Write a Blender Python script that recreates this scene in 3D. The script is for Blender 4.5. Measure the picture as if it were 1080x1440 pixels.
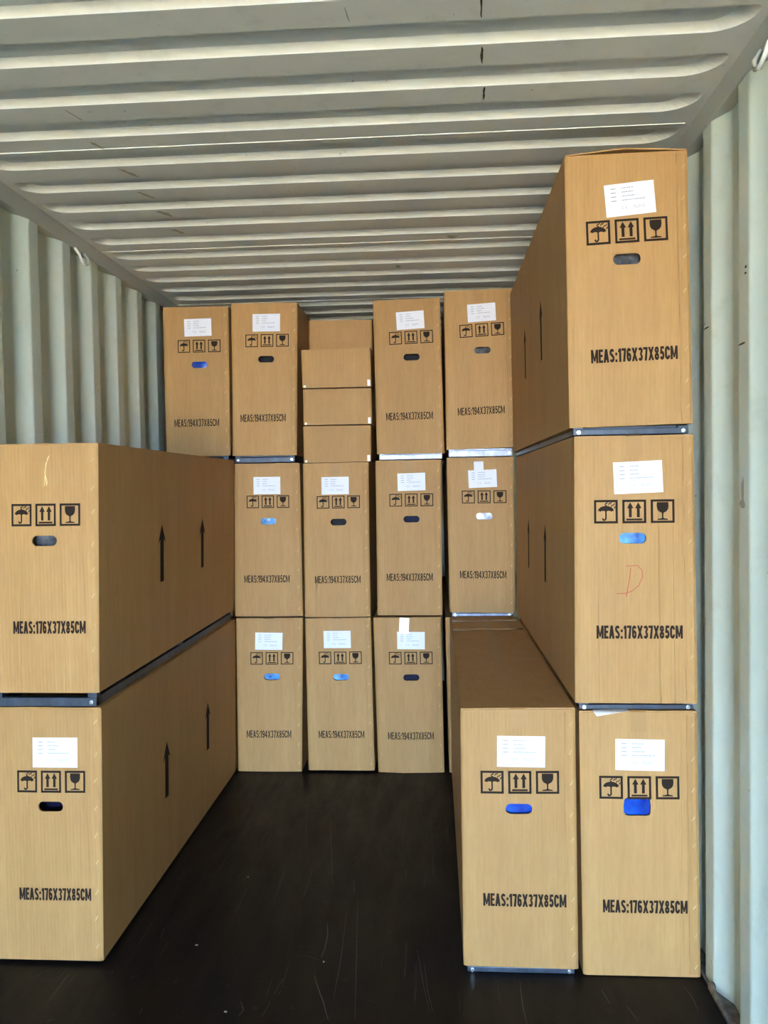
import bpy, bmesh, math, random
from mathutils import Vector, Matrix

for o in list(bpy.data.objects):
    bpy.data.objects.remove(o)
scene = bpy.context.scene
C = scene.collection
R = math.radians
random.seed(7)

# ------------------------------------------------------------------ camera
cam_data = bpy.data.cameras.new('camera')
cam = bpy.data.objects.new('camera', cam_data)
C.objects.link(cam)
FPX, YAW, PITCH, ROLL = 1111.6, R(3.662), R(-1.824), R(-0.936)
CAM = Vector((1.456, 0.0, 1.552))
fwd = Vector((-math.sin(YAW) * math.cos(PITCH), math.cos(YAW) * math.cos(PITCH), math.sin(PITCH)))
rt = Vector((math.cos(YAW), math.sin(YAW), 0))
up = rt.cross(fwd)
rt, up = math.cos(ROLL) * rt + math.sin(ROLL) * up, -math.sin(ROLL) * rt + math.cos(ROLL) * up
cam.matrix_world = Matrix(((rt.x, up.x, -fwd.x, CAM.x), (rt.y, up.y, -fwd.y, CAM.y),
                           (rt.z, up.z, -fwd.z, CAM.z), (0, 0, 0, 1)))
cam_data.sensor_fit = 'VERTICAL'
cam_data.sensor_height = 24.0
cam_data.lens = FPX * 24.0 / 1440.0
cam_data.clip_start = 0.05
scene.camera = cam

# ------------------------------------------------------------------ sky, sun, exposure
world = bpy.data.worlds.new('world')
scene.world = world
world.use_nodes = True
wn = world.node_tree
bg = wn.nodes['Background']
# plain clear daytime sky: pale blue at the horizon, deeper blue overhead, same all round
wtc = wn.nodes.new('ShaderNodeTexCoord')
wsx = wn.nodes.new('ShaderNodeSeparateXYZ')
wrp = wn.nodes.new('ShaderNodeValToRGB')
wrp.color_ramp.elements[0].position = 0.0
wrp.color_ramp.elements[0].color = (0.49, 0.69, 1.0, 1)
wrp.color_ramp.elements[1].position = 0.9
wrp.color_ramp.elements[1].color = (0.30, 0.50, 0.92, 1)
wn.links.new(wtc.outputs['Generated'], wsx.inputs[0])
wn.links.new(wsx.outputs['Z'], wrp.inputs[0])
wn.links.new(wrp.outputs[0], bg.inputs[0])
bg.inputs[1].default_value = 2.2

sun_data = bpy.data.lights.new('sun', 'SUN')
sun_data.energy = 4.2
sun_data.angle = R(0.6)
sun_data.color = (1.0, 0.93, 0.82)
sun = bpy.data.objects.new('sun', sun_data)
C.objects.link(sun)
sun.location = (-6, 4, 9)
# the sun stands left of and a little behind the container, so none of it enters the door
sun.rotation_euler = Vector((0.80, -0.30, -1.1)).to_track_quat('-Z', 'Y').to_euler()

vs = scene.view_settings
vs.view_transform = 'Standard'
vs.look = 'None'
vs.gamma = 1.0
vs.use_curve_mapping = False
vs.exposure = 5.25


# ------------------------------------------------------------------ helpers
def srgb(r, g, b):
    f = lambda c: (c / 255 / 12.92) if c / 255 <= 0.04045 else ((c / 255 + 0.055) / 1.055) ** 2.4
    return (f(r), f(g), f(b), 1.0)


def obj(name, bm, m, parent=None, smooth=False, loc=None):
    me = bpy.data.meshes.new(name)
    if isinstance(bm, bmesh.types.BMesh):
        bmesh.ops.recalc_face_normals(bm, faces=bm.faces[:])
        bm.to_mesh(me)
        bm.free()
    else:
        me.from_pydata(bm[0], [], bm[1])
        me.update()
    if smooth:
        for p in me.polygons:
            p.use_smooth = True
    if m:
        me.materials.append(m)
    o = bpy.data.objects.new(name, me)
    C.objects.link(o)
    if parent:
        o.parent = parent
    if loc is not None:
        o.location = loc
    return o


def link_copy(src, parent, loc, rot=None):
    o = src.copy()
    C.objects.link(o)
    o.parent = parent
    o.location = loc
    if rot is not None:
        o.rotation_euler = rot
    return o


def box(bm, x0, x1, y0, y1, z0, z1, bev=0.0):
    v = [bm.verts.new(p) for p in ((x0, y0, z0), (x1, y0, z0), (x1, y1, z0), (x0, y1, z0),
                                   (x0, y0, z1), (x1, y0, z1), (x1, y1, z1), (x0, y1, z1))]
    fs = [bm.faces.new([v[i] for i in q]) for q in
          ((0, 3, 2, 1), (4, 5, 6, 7), (0, 1, 5, 4), (1, 2, 6, 5), (2, 3, 7, 6), (3, 0, 4, 7))]
    if bev:
        es = list({e for f in fs for e in f.edges})
        bmesh.ops.bevel(bm, geom=es, offset=bev, segments=2, affect='EDGES', profile=0.5)


def tube(bm, pts, r, n=8, closed=False):
    rings = []
    N = len(pts)
    for i, p in enumerate(pts):
        p = Vector(p)
        a = Vector(pts[(i - 1) % N]) if (i or closed) else p
        b = Vector(pts[(i + 1) % N]) if (i < N - 1 or closed) else p
        t = (b - a).normalized()
        s = t.cross(Vector((0, 0, 1)))
        if s.length < 1e-3:
            s = t.cross(Vector((0, 1, 0)))
        s.normalize()
        q = s.cross(t)
        rings.append([bm.verts.new(p + r * (math.cos(2 * math.pi * k / n) * s + math.sin(2 * math.pi * k / n) * q))
                      for k in range(n)])
    M = N if closed else N - 1
    for i in range(M):
        A, B = rings[i], rings[(i + 1) % N]
        for k in range(n):
            bm.faces.new((A[k], A[(k + 1) % n], B[(k + 1) % n], B[k]))
    if not closed:
        bm.faces.new(rings[0])
        bm.faces.new(rings[-1][::-1])


def tag(o, label, cat, group=None):
    o['label'] = label
    o['category'] = cat
    if group:
        o['group'] = group
    return o


def struct(o, label=None, cat=None):
    o['kind'] = 'structure'
    if label:
        o['label'] = label
    if cat:
        o['category'] = cat
    return o


# ------------------------------------------------------------------ materials
def new_mat(name, rough=0.7, metal=0.0, spec=0.5, color=None):
    m = bpy.data.materials.new(name)
    m.use_nodes = True
    b = m.node_tree.nodes['Principled BSDF']
    b.inputs['Roughness'].default_value = rough
    b.inputs['Metallic'].default_value = metal
    b.inputs['Specular IOR Level'].default_value = spec
    if color:
        b.inputs['Base Color'].default_value = color
    return m, m.node_tree, b


def nd(nt, t, **kw):
    n = nt.nodes.new(t)
    for k, v in kw.items():
        setattr(n, k, v)
    return n


def noise(nt, vec, scale, detail=3, rough=0.5, sc=(1, 1, 1)):
    mp = nd(nt, 'ShaderNodeMapping')
    mp.inputs['Scale'].default_value = sc
    nt.links.new(vec, mp.inputs[0])
    n = nd(nt, 'ShaderNodeTexNoise')
    n.inputs['Scale'].default_value = scale
    n.inputs['Detail'].default_value = detail
    n.inputs['Roughness'].default_value = rough
    nt.links.new(mp.outputs[0], n.inputs['Vector'])
    return n.outputs['Fac']


def ramp(nt, fac, stops):
    r = nd(nt, 'ShaderNodeValToRGB')
    e = r.color_ramp.elements
    while len(e) > len(stops):
        e.remove(e[-1])
    while len(e) < len(stops):
        e.new(0.5)
    for k, (p, c) in enumerate(stops):
        e[k].position = p
        e[k].color = c
    nt.links.new(fac, r.inputs[0])
    return r.outputs[0]


def mix(nt, a, b, fac, mode='MIX'):
    m = nd(nt, 'ShaderNodeMix', data_type='RGBA', blend_type=mode)
    for s, v in ((m.inputs[6], a), (m.inputs[7], b), (m.inputs[0], fac)):
        if isinstance(v, (int, float)):
            s.default_value = v
        elif isinstance(v, tuple):
            s.default_value = v
        else:
            nt.links.new(v, s)
    return m.outputs[2]


def bump(nt, b, h, dist, strength=1.0):
    bp = nd(nt, 'ShaderNodeBump')
    bp.inputs['Strength'].default_value = strength
    bp.inputs['Distance'].default_value = dist
    nt.links.new(h, bp.inputs['Height'])
    nt.links.new(bp.outputs[0], b.inputs['Normal'])


def kraft(name, c1, c2, flutes=True):
    m, nt, b = new_mat(name, 0.62, 0, 0.35)
    tc = nd(nt, 'ShaderNodeTexCoord').outputs['Object']
    oi = nd(nt, 'ShaderNodeObjectInfo')
    n1 = noise(nt, tc, 3.0, 4, 0.55, (6, 6, 0.6))
    col = ramp(nt, n1, [(0.32, c1), (0.70, c2)])
    n2 = noise(nt, tc, 90, 3, 0.6, (1, 1, 0.15))
    fib = ramp(nt, n2, [(0.35, (0.93, 0.925, 0.92, 1)), (0.65, (1.03, 1.03, 1.03, 1))])
    col = mix(nt, col, fib, 0.8, 'MULTIPLY')
    # scored creases that run up the board
    n3 = noise(nt, tc, 16, 0, 0.5, (1.1, 1.1, 0.02))
    line = ramp(nt, n3, [(0.484, (1, 1, 1, 1)), (0.494, (0.74, 0.68, 0.60, 1)), (0.506, (1.12, 1.10, 1.06, 1)), (0.516, (1, 1, 1, 1))])
    n4 = noise(nt, tc, 2.5, 1)
    lm = ramp(nt, n4, [(0.50, (0, 0, 0, 1)), (0.6, (1, 1, 1, 1))])
    col = mix(nt, col, mix(nt, (1, 1, 1, 1), line, lm), 1.0, 'MULTIPLY')
    # every carton a slightly different batch of board
    var = ramp(nt, oi.outputs['Random'], [(0.0, (0.93, 0.92, 0.90, 1)), (1.0, (1.04, 1.04, 1.05, 1))])
    col = mix(nt, col, var, 1.0, 'MULTIPLY')
    nt.links.new(col, b.inputs['Base Color'])
    wv = nd(nt, 'ShaderNodeTexWave')
    wv.bands_direction = 'X'
    wv.inputs['Scale'].default_value = 26
    wv.inputs['Distortion'].default_value = 0.4
    nt.links.new(tc, wv.inputs[0])
    hsum = nd(nt, 'ShaderNodeMath', operation='MULTIPLY_ADD')
    nt.links.new(n1, hsum.inputs[0])
    hsum.inputs[1].default_value = 8.0
    nt.links.new(wv.outputs['Fac'], hsum.inputs[2])
    bump(nt, b, hsum.outputs[0], 0.0006, 0.5)
    return m


M = {}
M['kraft'] = kraft('kraft_board', srgb(168, 127, 75), srgb(176, 136, 82))
M['kraft_plain'] = kraft('plain_kraft_board', srgb(169, 128, 76), srgb(176, 136, 82))
M['board_edge'] = new_mat('cut_board_edge', 0.8, color=srgb(150, 112, 70))[0]
M['ink'] = new_mat('black_print_ink', 0.75, 0, 0.2, srgb(38, 27, 18))[0]
M['ink_faded'] = new_mat('faded_print_ink', 0.8, 0, 0.2, srgb(30, 18, 10))[0]
M['paper'] = new_mat('white_label_paper', 0.6, 0, 0.2, srgb(222, 223, 228))[0]
M['paper_print'] = new_mat('grey_label_print', 0.7, 0, 0.2, srgb(150, 152, 162))[0]
M['red_pen'] = new_mat('red_marker', 0.6, 0, 0.3, srgb(168, 74, 52))[0]
M['staple'] = new_mat('staple_wire', 0.42, 0.6, 0.5, srgb(205, 178, 128))[0]
M['bolt'] = new_mat('zinc_bolt', 0.25, 0.9, 0.5, srgb(225, 228, 232))[0]
M['tape'] = new_mat('clear_brown_tape', 0.5, 0, 0.3, srgb(166, 126, 75))[0]
M['gloss_tape'] = new_mat('glossy_brown_tape', 0.2, 0, 0.6, srgb(150, 112, 70))[0]
M['glue'] = new_mat('white_tape', 0.3, 0, 0.5, srgb(240, 238, 232))[0]
M['fibre'] = new_mat('torn_tape_fibre', 0.35, 0, 0.5, srgb(224, 200, 140))[0]


def film(name, c1, c2, rough=0.22, metal=0.0):
    m, nt, b = new_mat(name, rough, metal, 0.6 if rough < 0.4 else 0.12)
    tc = nd(nt, 'ShaderNodeTexCoord').outputs['Object']
    n = noise(nt, tc, 14, 3, 0.6)
    nt.links.new(ramp(nt, n, [(0.35, c1), (0.65, c2)]), b.inputs['Base Color'])
    bump(nt, b, n, 0.01, 0.35)
    return m


M['film_blue'] = film('blue_film', srgb(2, 40, 130), srgb(8, 80, 190))
M['film_sky'] = film('pale_blue_film', srgb(6, 74, 150), srgb(110, 185, 235))
M['film_navy'] = film('navy_film', srgb(8, 10, 30), srgb(22, 26, 62), 0.55)
M['film_grey'] = film('grey_foam', srgb(30, 32, 36), srgb(96, 98, 102), 0.5)
M['film_dark'] = film('dark_foam', srgb(6, 7, 9), srgb(18, 20, 24), 0.5)
M['film_lilac'] = film('lilac_film', srgb(138, 138, 164), srgb(164, 164, 186))


def steel(name, c1, c2, rough, metal):
    m, nt, b = new_mat(name, rough, metal, 0.5)
    tc = nd(nt, 'ShaderNodeTexCoord').outputs['Object']
    n = noise(nt, tc, 9, 4, 0.6, (3, 3, 1))
    nt.links.new(ramp(nt, n, [(0.35, c1), (0.65, c2)]), b.inputs['Base Color'])
    return m


M['steel'] = steel('slate_steel', srgb(46, 54, 64), srgb(66, 76, 88), 0.42, 0.3)
M['galv'] = steel('galvanised_steel', srgb(112, 115, 126), srgb(146, 149, 160), 0.42, 0.5)


def paint(name, c1, c2, rough=0.42, spec=0.5):
    m, nt, b = new_mat(name, rough, 0, spec)
    tc = nd(nt, 'ShaderNodeTexCoord').outputs['Object']
    n = noise(nt, tc, 1.3, 5, 0.6)
    col = ramp(nt, n, [(0.3, c1), (0.7, c2)])
    d = noise(nt, tc, 9, 6, 0.7)
    dirt = ramp(nt, d, [(0.30, (0.86, 0.85, 0.82, 1)), (0.45, (1, 1, 1, 1))])
    col = mix(nt, col, dirt, 0.7, 'MULTIPLY')
    sp = noise(nt, tc, 34, 2, 0.5)
    spm = ramp(nt, sp, [(0.76, (1, 1, 1, 1)), (0.785, (0.62, 0.56, 0.48, 1))])
    col = mix(nt, col, spm, 1.0, 'MULTIPLY')
    nt.links.new(col, b.inputs['Base Color'])
    bump(nt, b, noise(nt, tc, 5, 3), 0.004, 0.25)
    return m


M['wall_paint'] = paint('pale_green_grey_paint', srgb(196, 206, 190), srgb(206, 214, 200))
M['roof_paint'] = paint('cream_grey_paint', srgb(200, 204, 203), srgb(210, 214, 212), 0.62, 0.25)
M['rail_paint'] = paint('grey_rail_paint', srgb(168, 170, 160), srgb(182, 184, 174))
M['ring_paint'] = new_mat('white_ring_paint', 0.35, 0, 0.5, srgb(214, 216, 208))[0]
M['weld'] = new_mat('weld_bead', 0.4, 0, 0.5, srgb(226, 228, 220))[0]
M['scuff'] = new_mat('dark_scuff', 0.8, 0, 0.2, srgb(58, 54, 46))[0]
M['stain'] = new_mat('grey_stain', 0.7, 0, 0.2, srgb(158, 157, 142))[0]
M['lash_steel'] = steel('worn_lashing_steel', srgb(70, 62, 58), srgb(128, 124, 122), 0.5, 0.3)

mf, nt, b = new_mat('dark_phenolic_floor', 0.45, 0, 0.22)
tc = nd(nt, 'ShaderNodeTexCoord').outputs['Object']
n = noise(nt, tc, 3, 5, 0.65, (4, 0.8, 1))
col = ramp(nt, n, [(0.3, srgb(11, 9, 9)), (0.7, srgb(19, 15, 16))])
n2 = noise(nt, tc, 22, 5, 0.7)
dust = ramp(nt, n2, [(0.62, (0, 0, 0, 1)), (0.8, (0.05, 0.045, 0.04, 1))])
col = mix(nt, col, dust, 1.0, 'ADD')
n3 = noise(nt, tc, 60, 1, 0.5, (1, 0.03, 1))
scr = ramp(nt, n3, [(0.70, (0, 0, 0, 1)), (0.74, (0.035, 0.03, 0.03, 1)), (0.78, (0, 0, 0, 1))])
col = mix(nt, col, scr, 1.0, 'ADD')
nt.links.new(col, b.inputs['Base Color'])
nt.links.new(ramp(nt, n, [(0.3, (0.38, 0.38, 0.38, 1)), (0.7, (0.6, 0.6, 0.6, 1))]), b.inputs['Roughness'])
bump(nt, b, n2, 0.002, 0.3)
M['floor'] = mf
M['scratch'] = new_mat('pale_floor_scratch', 0.7, 0, 0.3, srgb(96, 88, 84))[0]
M['chip'] = new_mat('pale_wood_chip', 0.7, 0, 0.3, srgb(180, 165, 140))[0]

mg, nt, b = new_mat('yard_concrete', 0.85, 0, 0.3)
tc = nd(nt, 'ShaderNodeTexCoord').outputs['Object']
n = noise(nt, tc, 1.2, 6, 0.6)
nt.links.new(ramp(nt, n, [(0.3, srgb(198, 165, 112)), (0.7, srgb(218, 185, 130))]), b.inputs['Base Color'])
M['concrete'] = mg

# ------------------------------------------------------------------ the container (setting)
Y0, Y1 = -5.80, 6.235            # door opening, end wall
XL, XR = -0.080, 2.272          # inner faces of the top rails
ZC = 2.670                      # underside of the roof sheets
IL, IR = XL - 0.008, XR + 0.008  # inner crests of the side walls
DEP = 0.036

bm = bmesh.new()
box(bm, -30, 32, -40, 30, -0.36, -0.16)
struct(obj('ground', bm, M['concrete']))

bm = bmesh.new()
box(bm, IL - 0.05, IR + 0.05, Y0, Y1 + 0.05, -0.12, 0.0)
floor = struct(obj('floor', bm, M['floor']))


def wall_profile(phase, y0, y1):
    """(y, depth) polyline: inner crest .072, slope .068, trough .070, slope .068"""
    pts, y = [], phase - 0.278 * 40
    while y < y1 + 0.4:
        pts += [(y, 0.0), (y + 0.072, 0.0), (y + 0.140, DEP), (y + 0.210, DEP)]
        y += 0.278
    pts = [p for p in pts if y0 < p[0] < y1]
    return [(y0, pts[0][1])] + pts + [(y1, pts[-1][1])]


def side_wall(name, xin, sgn, phase):
    pr = wall_profile(phase, Y0, Y1)
    vs_, fs = [], []
    for (y, d) in pr:
        vs_ += [(xin + sgn * d, y, -0.02), (xin + sgn * d, y, ZC - 0.06)]
    for i in range(len(pr) - 1):
        fs.append((2 * i, 2 * i + 1, 2 * i + 3, 2 * i + 2))
    o = struct(obj(name, (vs_, fs), M['wall_paint']))
    bv = o.modifiers.new('bend', 'BEVEL')
    bv.width = 0.006
    bv.segments = 3
    bv.limit_method = 'ANGLE'
    bv.angle_limit = R(15)
    sd = o.modifiers.new('sheet', 'SOLIDIFY')
    sd.thickness = 0.003
    sd.offset = 0
    return o


wl = side_wall('wall_left', IL, -1, 2.980)
wr = side_wall('wall_right', IR, 1, 2.403)

# end wall, vertical corrugations
vs_, fs, x = [], [], IL - 0.04
k = 0
while x < IR + 0.04:
    d = (0, 0, 0.04, 0.04)[k % 4]
    vs_ += [(x, Y1 + d, -0.02), (x, Y1 + d, ZC + 0.02)]
    x += (0.11, 0.04, 0.10, 0.04)[k % 4]
    k += 1
for i in range(k - 1):
    fs.append((2 * i, 2 * i + 1, 2 * i + 3, 2 * i + 2))
struct(obj('wall_back', (vs_, fs), M['wall_paint']))

# roof: a skin above, pressed panels below it
bm = bmesh.new()
box(bm, XL - 0.06, XR + 0.06, Y0, Y1 + 0.05, ZC + 0.035, ZC + 0.045)
ceiling = struct(obj('ceiling', bm, M['roof_paint']))

RX0, RX1 = -0.052, 2.246        # ends of the pressed grooves
GO, SL, RD = 0.110, 0.012, 0.023  # groove opening, slope width, groove rise


def roof_panel(ya, yb, grooves):
    verts, faces, idx = [], [], {}

    def V(x, y, z):
        key = (round(x, 5), round(y, 5), round(z, 5))
        if key not in idx:
            idx[key] = len(verts)
            verts.append((x, y, z))
        return idx[key]

    def chain(xe, s, y0, y1, rn, rf, n=8):
        """outline of one groove end from (.,y0) round to (.,y1); s=-1 left end, +1 right end"""
        pts = []
        for k in range(4):
            a = math.pi / 2 * k / 3
            pts.append((xe - s * rn + s * rn * math.sin(a), y0 + rn - rn * math.cos(a)))
        for k in range(n + 1):
            a = math.pi / 2 * k / n
            pts.append((xe - s * rf + s * rf * math.cos(a), y1 - rf * 0.8 + rf * 0.8 * math.sin(a)))
        return pts

    xa, xb = XL - 0.02, XR + 0.02
    y = ya
    for g in grooves:
        y0, y1 = g, g + GO
        L = chain(RX0, -1, y0, y1, 0.018, 0.080)
        Rr = chain(RX1, 1, y0, y1, 0.018, 0.105)
        Li = chain(RX0 + 0.035, -1, y0 + SL, y1 - SL, 0.012, 0.055)
        Ri = chain(RX1 - 0.045, 1, y0 + SL, y1 - SL, 0.012, 0.065)
        # flat strip before the groove
        faces.append([V(xa, y, ZC), V(xb, y, ZC), V(xb, y0, ZC), V(Rr[0][0], y0, ZC), V(L[0][0], y0, ZC), V(xa, y0, ZC)])
        faces.append([V(xa, y0, ZC)] + [V(p[0], p[1], ZC) for p in L] + [V(xa, y1, ZC)])
        faces.append([V(xb, y0, ZC)] + [V(p[0], p[1], ZC) for p in Rr] + [V(xb, y1, ZC)])
        loop = L + Rr[::-1]
        loopi = Li + Ri[::-1]
        n = len(loop)
        for k in range(n):
            a, b2 = loop[k], loop[(k + 1) % n]
            c, d = loopi[(k + 1) % n], loopi[k]
            faces.append([V(a[0], a[1], ZC), V(b2[0], b2[1], ZC), V(c[0], c[1], ZC + RD), V(d[0], d[1], ZC + RD)])
        faces.append([V(p[0], p[1], ZC + RD) for p in loopi])
        # carry the far edge on
        y = y1
        faces.append([V(xa, y1, ZC), V(L[-1][0], y1, ZC), V(Rr[-1][0], y1, ZC), V(xb, y1, ZC), V(xb, y1 + 0.004, ZC), V(xa, y1 + 0.004, ZC)])
        y = y1 + 0.004
    faces.append([V(xa, y, ZC), V(xb, y, ZC), V(xb, yb, ZC), V(xa, yb, ZC)])
    o = obj('roof_panel', (verts, faces), M['roof_paint'], ceiling)
    bv = o.modifiers.new('bend', 'BEVEL')
    bv.width = 0.0025
    bv.segments = 2
    bv.limit_method = 'ANGLE'
    bv.angle_limit = R(20)
    return o


seams = [Y0, -5.024, -3.941, -2.858, -1.775, -0.692, 0.391, 1.474, 2.557, 3.640, 4.723, 5.806, Y1 + 0.04]
for a, b_ in zip(seams[:-1], seams[1:]):
    gs = [a + 0.031 + 0.2115 * i for i in range(5)] if b_ - a > 0.9 else ([a + 0.031 + 0.2115 * i for i in range(2)] if b_ - a > 0.4 else [])
    if abs(a - 1.474) < 1e-6:
        gs = [1.520, 1.733, 1.9456, 2.157, 2.3634]
    roof_panel(a, b_, gs)
for s in seams[1:-1]:
    bm = bmesh.new()
    box(bm, XL, XR - 0.02, s - 0.0022, s + 0.0022, ZC - 0.0022, ZC + 0.001)
    obj('weld_seam', bm, M['weld'], ceiling)

# black cracks and scars in the roof flats
for x, y, l, w, rot, mt in [(1.582, 1.895, 0.085, 0.006, 0.05, 'scuff'), (1.596, 2.105, 0.080, 0.007, 0.06, 'scuff'),
                            (1.614, 2.305, 0.072, 0.007, 0.03, 'scuff'), (1.266, 1.897, 0.060, 0.004, 0.1, 'stain'),
                            (0.404, 2.32, 0.07, 0.006, 0.3, 'stain'), (0.386, 2.53, 0.06, 0.016, 0.4, 'stain'),
                            (0.40, 2.753, 0.075, 0.022, 0.5, 'stain'), (0.386, 2.965, 0.07, 0.024, 0.5, 'stain'),
                            (0.387, 3.17, 0.07, 0.030, 0.5, 'stain'), (0.37, 3.39, 0.06, 0.03, 0.4, 'stain'),
                            (1.29, 4.05, 0.05, 0.03, 0.1, 'stain'), (1.55, 3.60, 0.04, 0.05, 0, 'stain')]:
    bm = bmesh.new()
    n = 6
    rows = []
    for k in range(n + 1):
        t = k / n - 0.5
        ww = w * (0.5 + random.random() * 0.6) * (0.5 if k in (0, n) else 1)
        px = x + rot * t * l + random.uniform(-1, 1) * 0.15 * w
        rows.append([bm.verts.new((px - ww / 2, y + t * l, ZC - 0.0012)), bm.verts.new((px + ww / 2, y + t * l, ZC - 0.0012))])
    for k in range(n):
        bm.faces.new((rows[k][0], rows[k][1], rows[k + 1][1], rows[k + 1][0]))
    obj('weld_scar', bm, M[mt], ceiling)

# top side rails
def top_rail(name, xin, sgn, ring_y):
    bm = bmesh.new()
    a, b2 = sorted((xin, xin + sgn * 0.06))
    box(bm, a, b2, Y0, Y1, ZC - 0.066, ZC + 0.03, 0.004)
    o = struct(obj(name, bm, M['rail_paint']))
    for y in ring_y:
        bm = bmesh.new()
        cx, cz = xin - sgn * 0.010, ZC - 0.098
        pts = [(cx + sgn * 0.012, y - 0.045, cz + 0.036), (cx - sgn * 0.006, y - 0.042, cz + 0.010), (cx - sgn * 0.010, y - 0.028, cz - 0.016),
               (cx - sgn * 0.010, y, cz - 0.026), (cx - sgn * 0.010, y + 0.028, cz - 0.016), (cx - sgn * 0.006, y + 0.042, cz + 0.010), (cx + sgn * 0.012, y + 0.045, cz + 0.036)]
        tube(bm, pts, 0.0065, 8)
        obj('lashing_ring', bm, M['ring_paint'], o, smooth=True)
    return o


top_rail('trim_1', XL, -1, (1.2, 3.41, 5.4))
top_rail('trim_2', XR, 1, (1.99, 4.2))


def bottom_rail(name, xin, sgn, spans):
    bm = bmesh.new()
    a, b2 = sorted((xin - sgn * 0.006, xin + sgn * 0.045))
    box(bm, a, b2, Y0, Y1, 0.0, 0.016, 0.003)
    o = struct(obj(name, bm, M['lash_steel']))
    for y0, y1 in spans:
        bm = bmesh.new()
        x = xin - sgn * 0.016
        tube(bm, [(xin + sgn * 0.02, y0 - 0.012, 0.022), (x + sgn * 0.006, y0, 0.030), (x, y0 + 0.018, 0.034), (x, y1 - 0.018, 0.034), (x + sgn * 0.006, y1, 0.030), (xin + sgn * 0.02, y1 + 0.012, 0.022)], 0.010, 10)
        obj('lashing_bar', bm, M['lash_steel'], o, smooth=True)
    return o


bottom_rail('baseboard_left', IL, -1, [(1.0, 1.25)])
bottom_rail('baseboard_right', IR, 1, [(2.20, 2.40), (0.9, 1.15)])

# scuffs on the right wall crests
for y, z, w, h, mt in [(2.447, 2.012, 0.05, 0.005, 'scuff'), (2.462, 2.028, 0.02, 0.006, 'stain'), (2.169, 1.917, 0.055, 0.006, 'scuff'),
                       (2.144, 2.112, 0.014, 0.009, 'scuff'), (2.146, 2.096, 0.016, 0.007, 'scuff'),
                       (2.168, 1.52, 0.018, 0.09, 'stain'), (2.170, 1.49, 0.036, 0.030, 'stain')]:
    bm = bmesh.new()
    ring = []
    for k in range(10):
        a = 2 * math.pi * k / 10
        q = 0.65 + 0.5 * random.random()
        ring.append(bm.verts.new((IR - 0.0025, y + w / 2 * q * math.cos(a), z + h / 2 * q * math.sin(a))))
    bm.faces.new(ring)
    obj('scuff_mark', bm, M[mt], wr)

# floor scratches and chips
SCR = [[(0.943, 3.66), (1.001, 3.273), (1.039, 3.011)], [(1.053, 2.753), (1.065, 2.676), (1.066, 2.593), (1.061, 2.544)], [(1.052, 2.45), (1.073, 2.389), (1.098, 2.324), (1.126, 2.239)], [(0.955, 2.428), (0.943, 2.351)], [(0.939, 2.317), (0.928, 2.246)], [(0.962, 2.368), (0.955, 2.348)], [(0.478, 2.699), (0.487, 2.639)], [(0.733, 2.402), (0.777, 2.404)], [(1.118, 3.068), (1.126, 2.961)], [(1.113, 2.86), (1.128, 2.517), (1.128, 2.341)], [(1.147, 2.91), (1.18, 2.519), (1.203, 2.249)], [(1.401, 2.528), (1.414, 2.385), (1.43, 2.289)], [(1.377, 2.604), (1.397, 2.436), (1.42, 2.289)], [(1.42, 3.672), (1.429, 3.106)], [(1.51, 2.389), (1.509, 2.292)], [(0.849, 2.314), (0.866, 2.275), (0.86, 2.248)], [(0.619, 2.425), (0.617, 2.381)], [(0.586, 2.406), (0.596, 2.424)], [(0.794, 3.91), (0.88, 3.334)], [(0.95, 2.549), (1.013, 2.552), (1.057, 2.53)], [(0.157, 2.41), (0.181, 2.448)], [(0.562, 2.244), (0.56, 2.27)], [(0.398, 2.431), (0.394, 2.45)], [(1.701, 2.445), (1.697, 2.335), (1.7, 2.247)], [(1.945, 2.412), (1.957, 2.345)], [(2.004, 2.334), (2.022, 2.272)], [(2.202, 2.436), (2.21, 2.382), (2.206, 2.317)]]
FAINT = {0, 9, 10, 11, 12, 13, 18, 19, 23, 26, 14}
for i, l in enumerate(SCR):
    bm = bmesh.new()
    w = 0.0009 if i in FAINT else 0.0016
    prev = None
    for k, (x, y) in enumerate(l):
        ww = w * (0.4 if k in (0, len(l) - 1) else 1)
        c = (bm.verts.new((x - ww, y - ww * 0.4, 0.0006)), bm.verts.new((x + ww, y + ww * 0.4, 0.0006)))
        if prev:
            bm.faces.new((prev[0], prev[1], c[1], c[0]))
        prev = c
    obj('scratch', bm, M['scratch'], floor)


# ------------------------------------------------------------------ flat print shapes (2-D polygons, unit square)
def stroke(pts, w):
    out = []
    for a, b2 in zip(pts[:-1], pts[1:]):
        d = Vector((b2[0] - a[0], b2[1] - a[1]))
        if d.length == 0:
            continue
        d.normalize()
        n = Vector((-d.y, d.x)) * w / 2
        e = d * w * 0.25
        out.append([(a[0] + n.x - e.x, a[1] + n.y - e.y), (a[0] - n.x - e.x, a[1] - n.y - e.y),
                    (b2[0] - n.x + e.x, b2[1] - n.y + e.y), (b2[0] + n.x + e.x, b2[1] + n.y + e.y)])
    return out


def frame2d(t):
    h = 0.5
    i = h - t
    return [[(-h, i), (h, i), (h, h), (-h, h)], [(-h, -h), (h, -h), (h, -i), (-h, -i)],
            [(-h, -i), (-i, -i), (-i, i), (-h, i)], [(i, -i), (h, -i), (h, i), (i, i)]]


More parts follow.
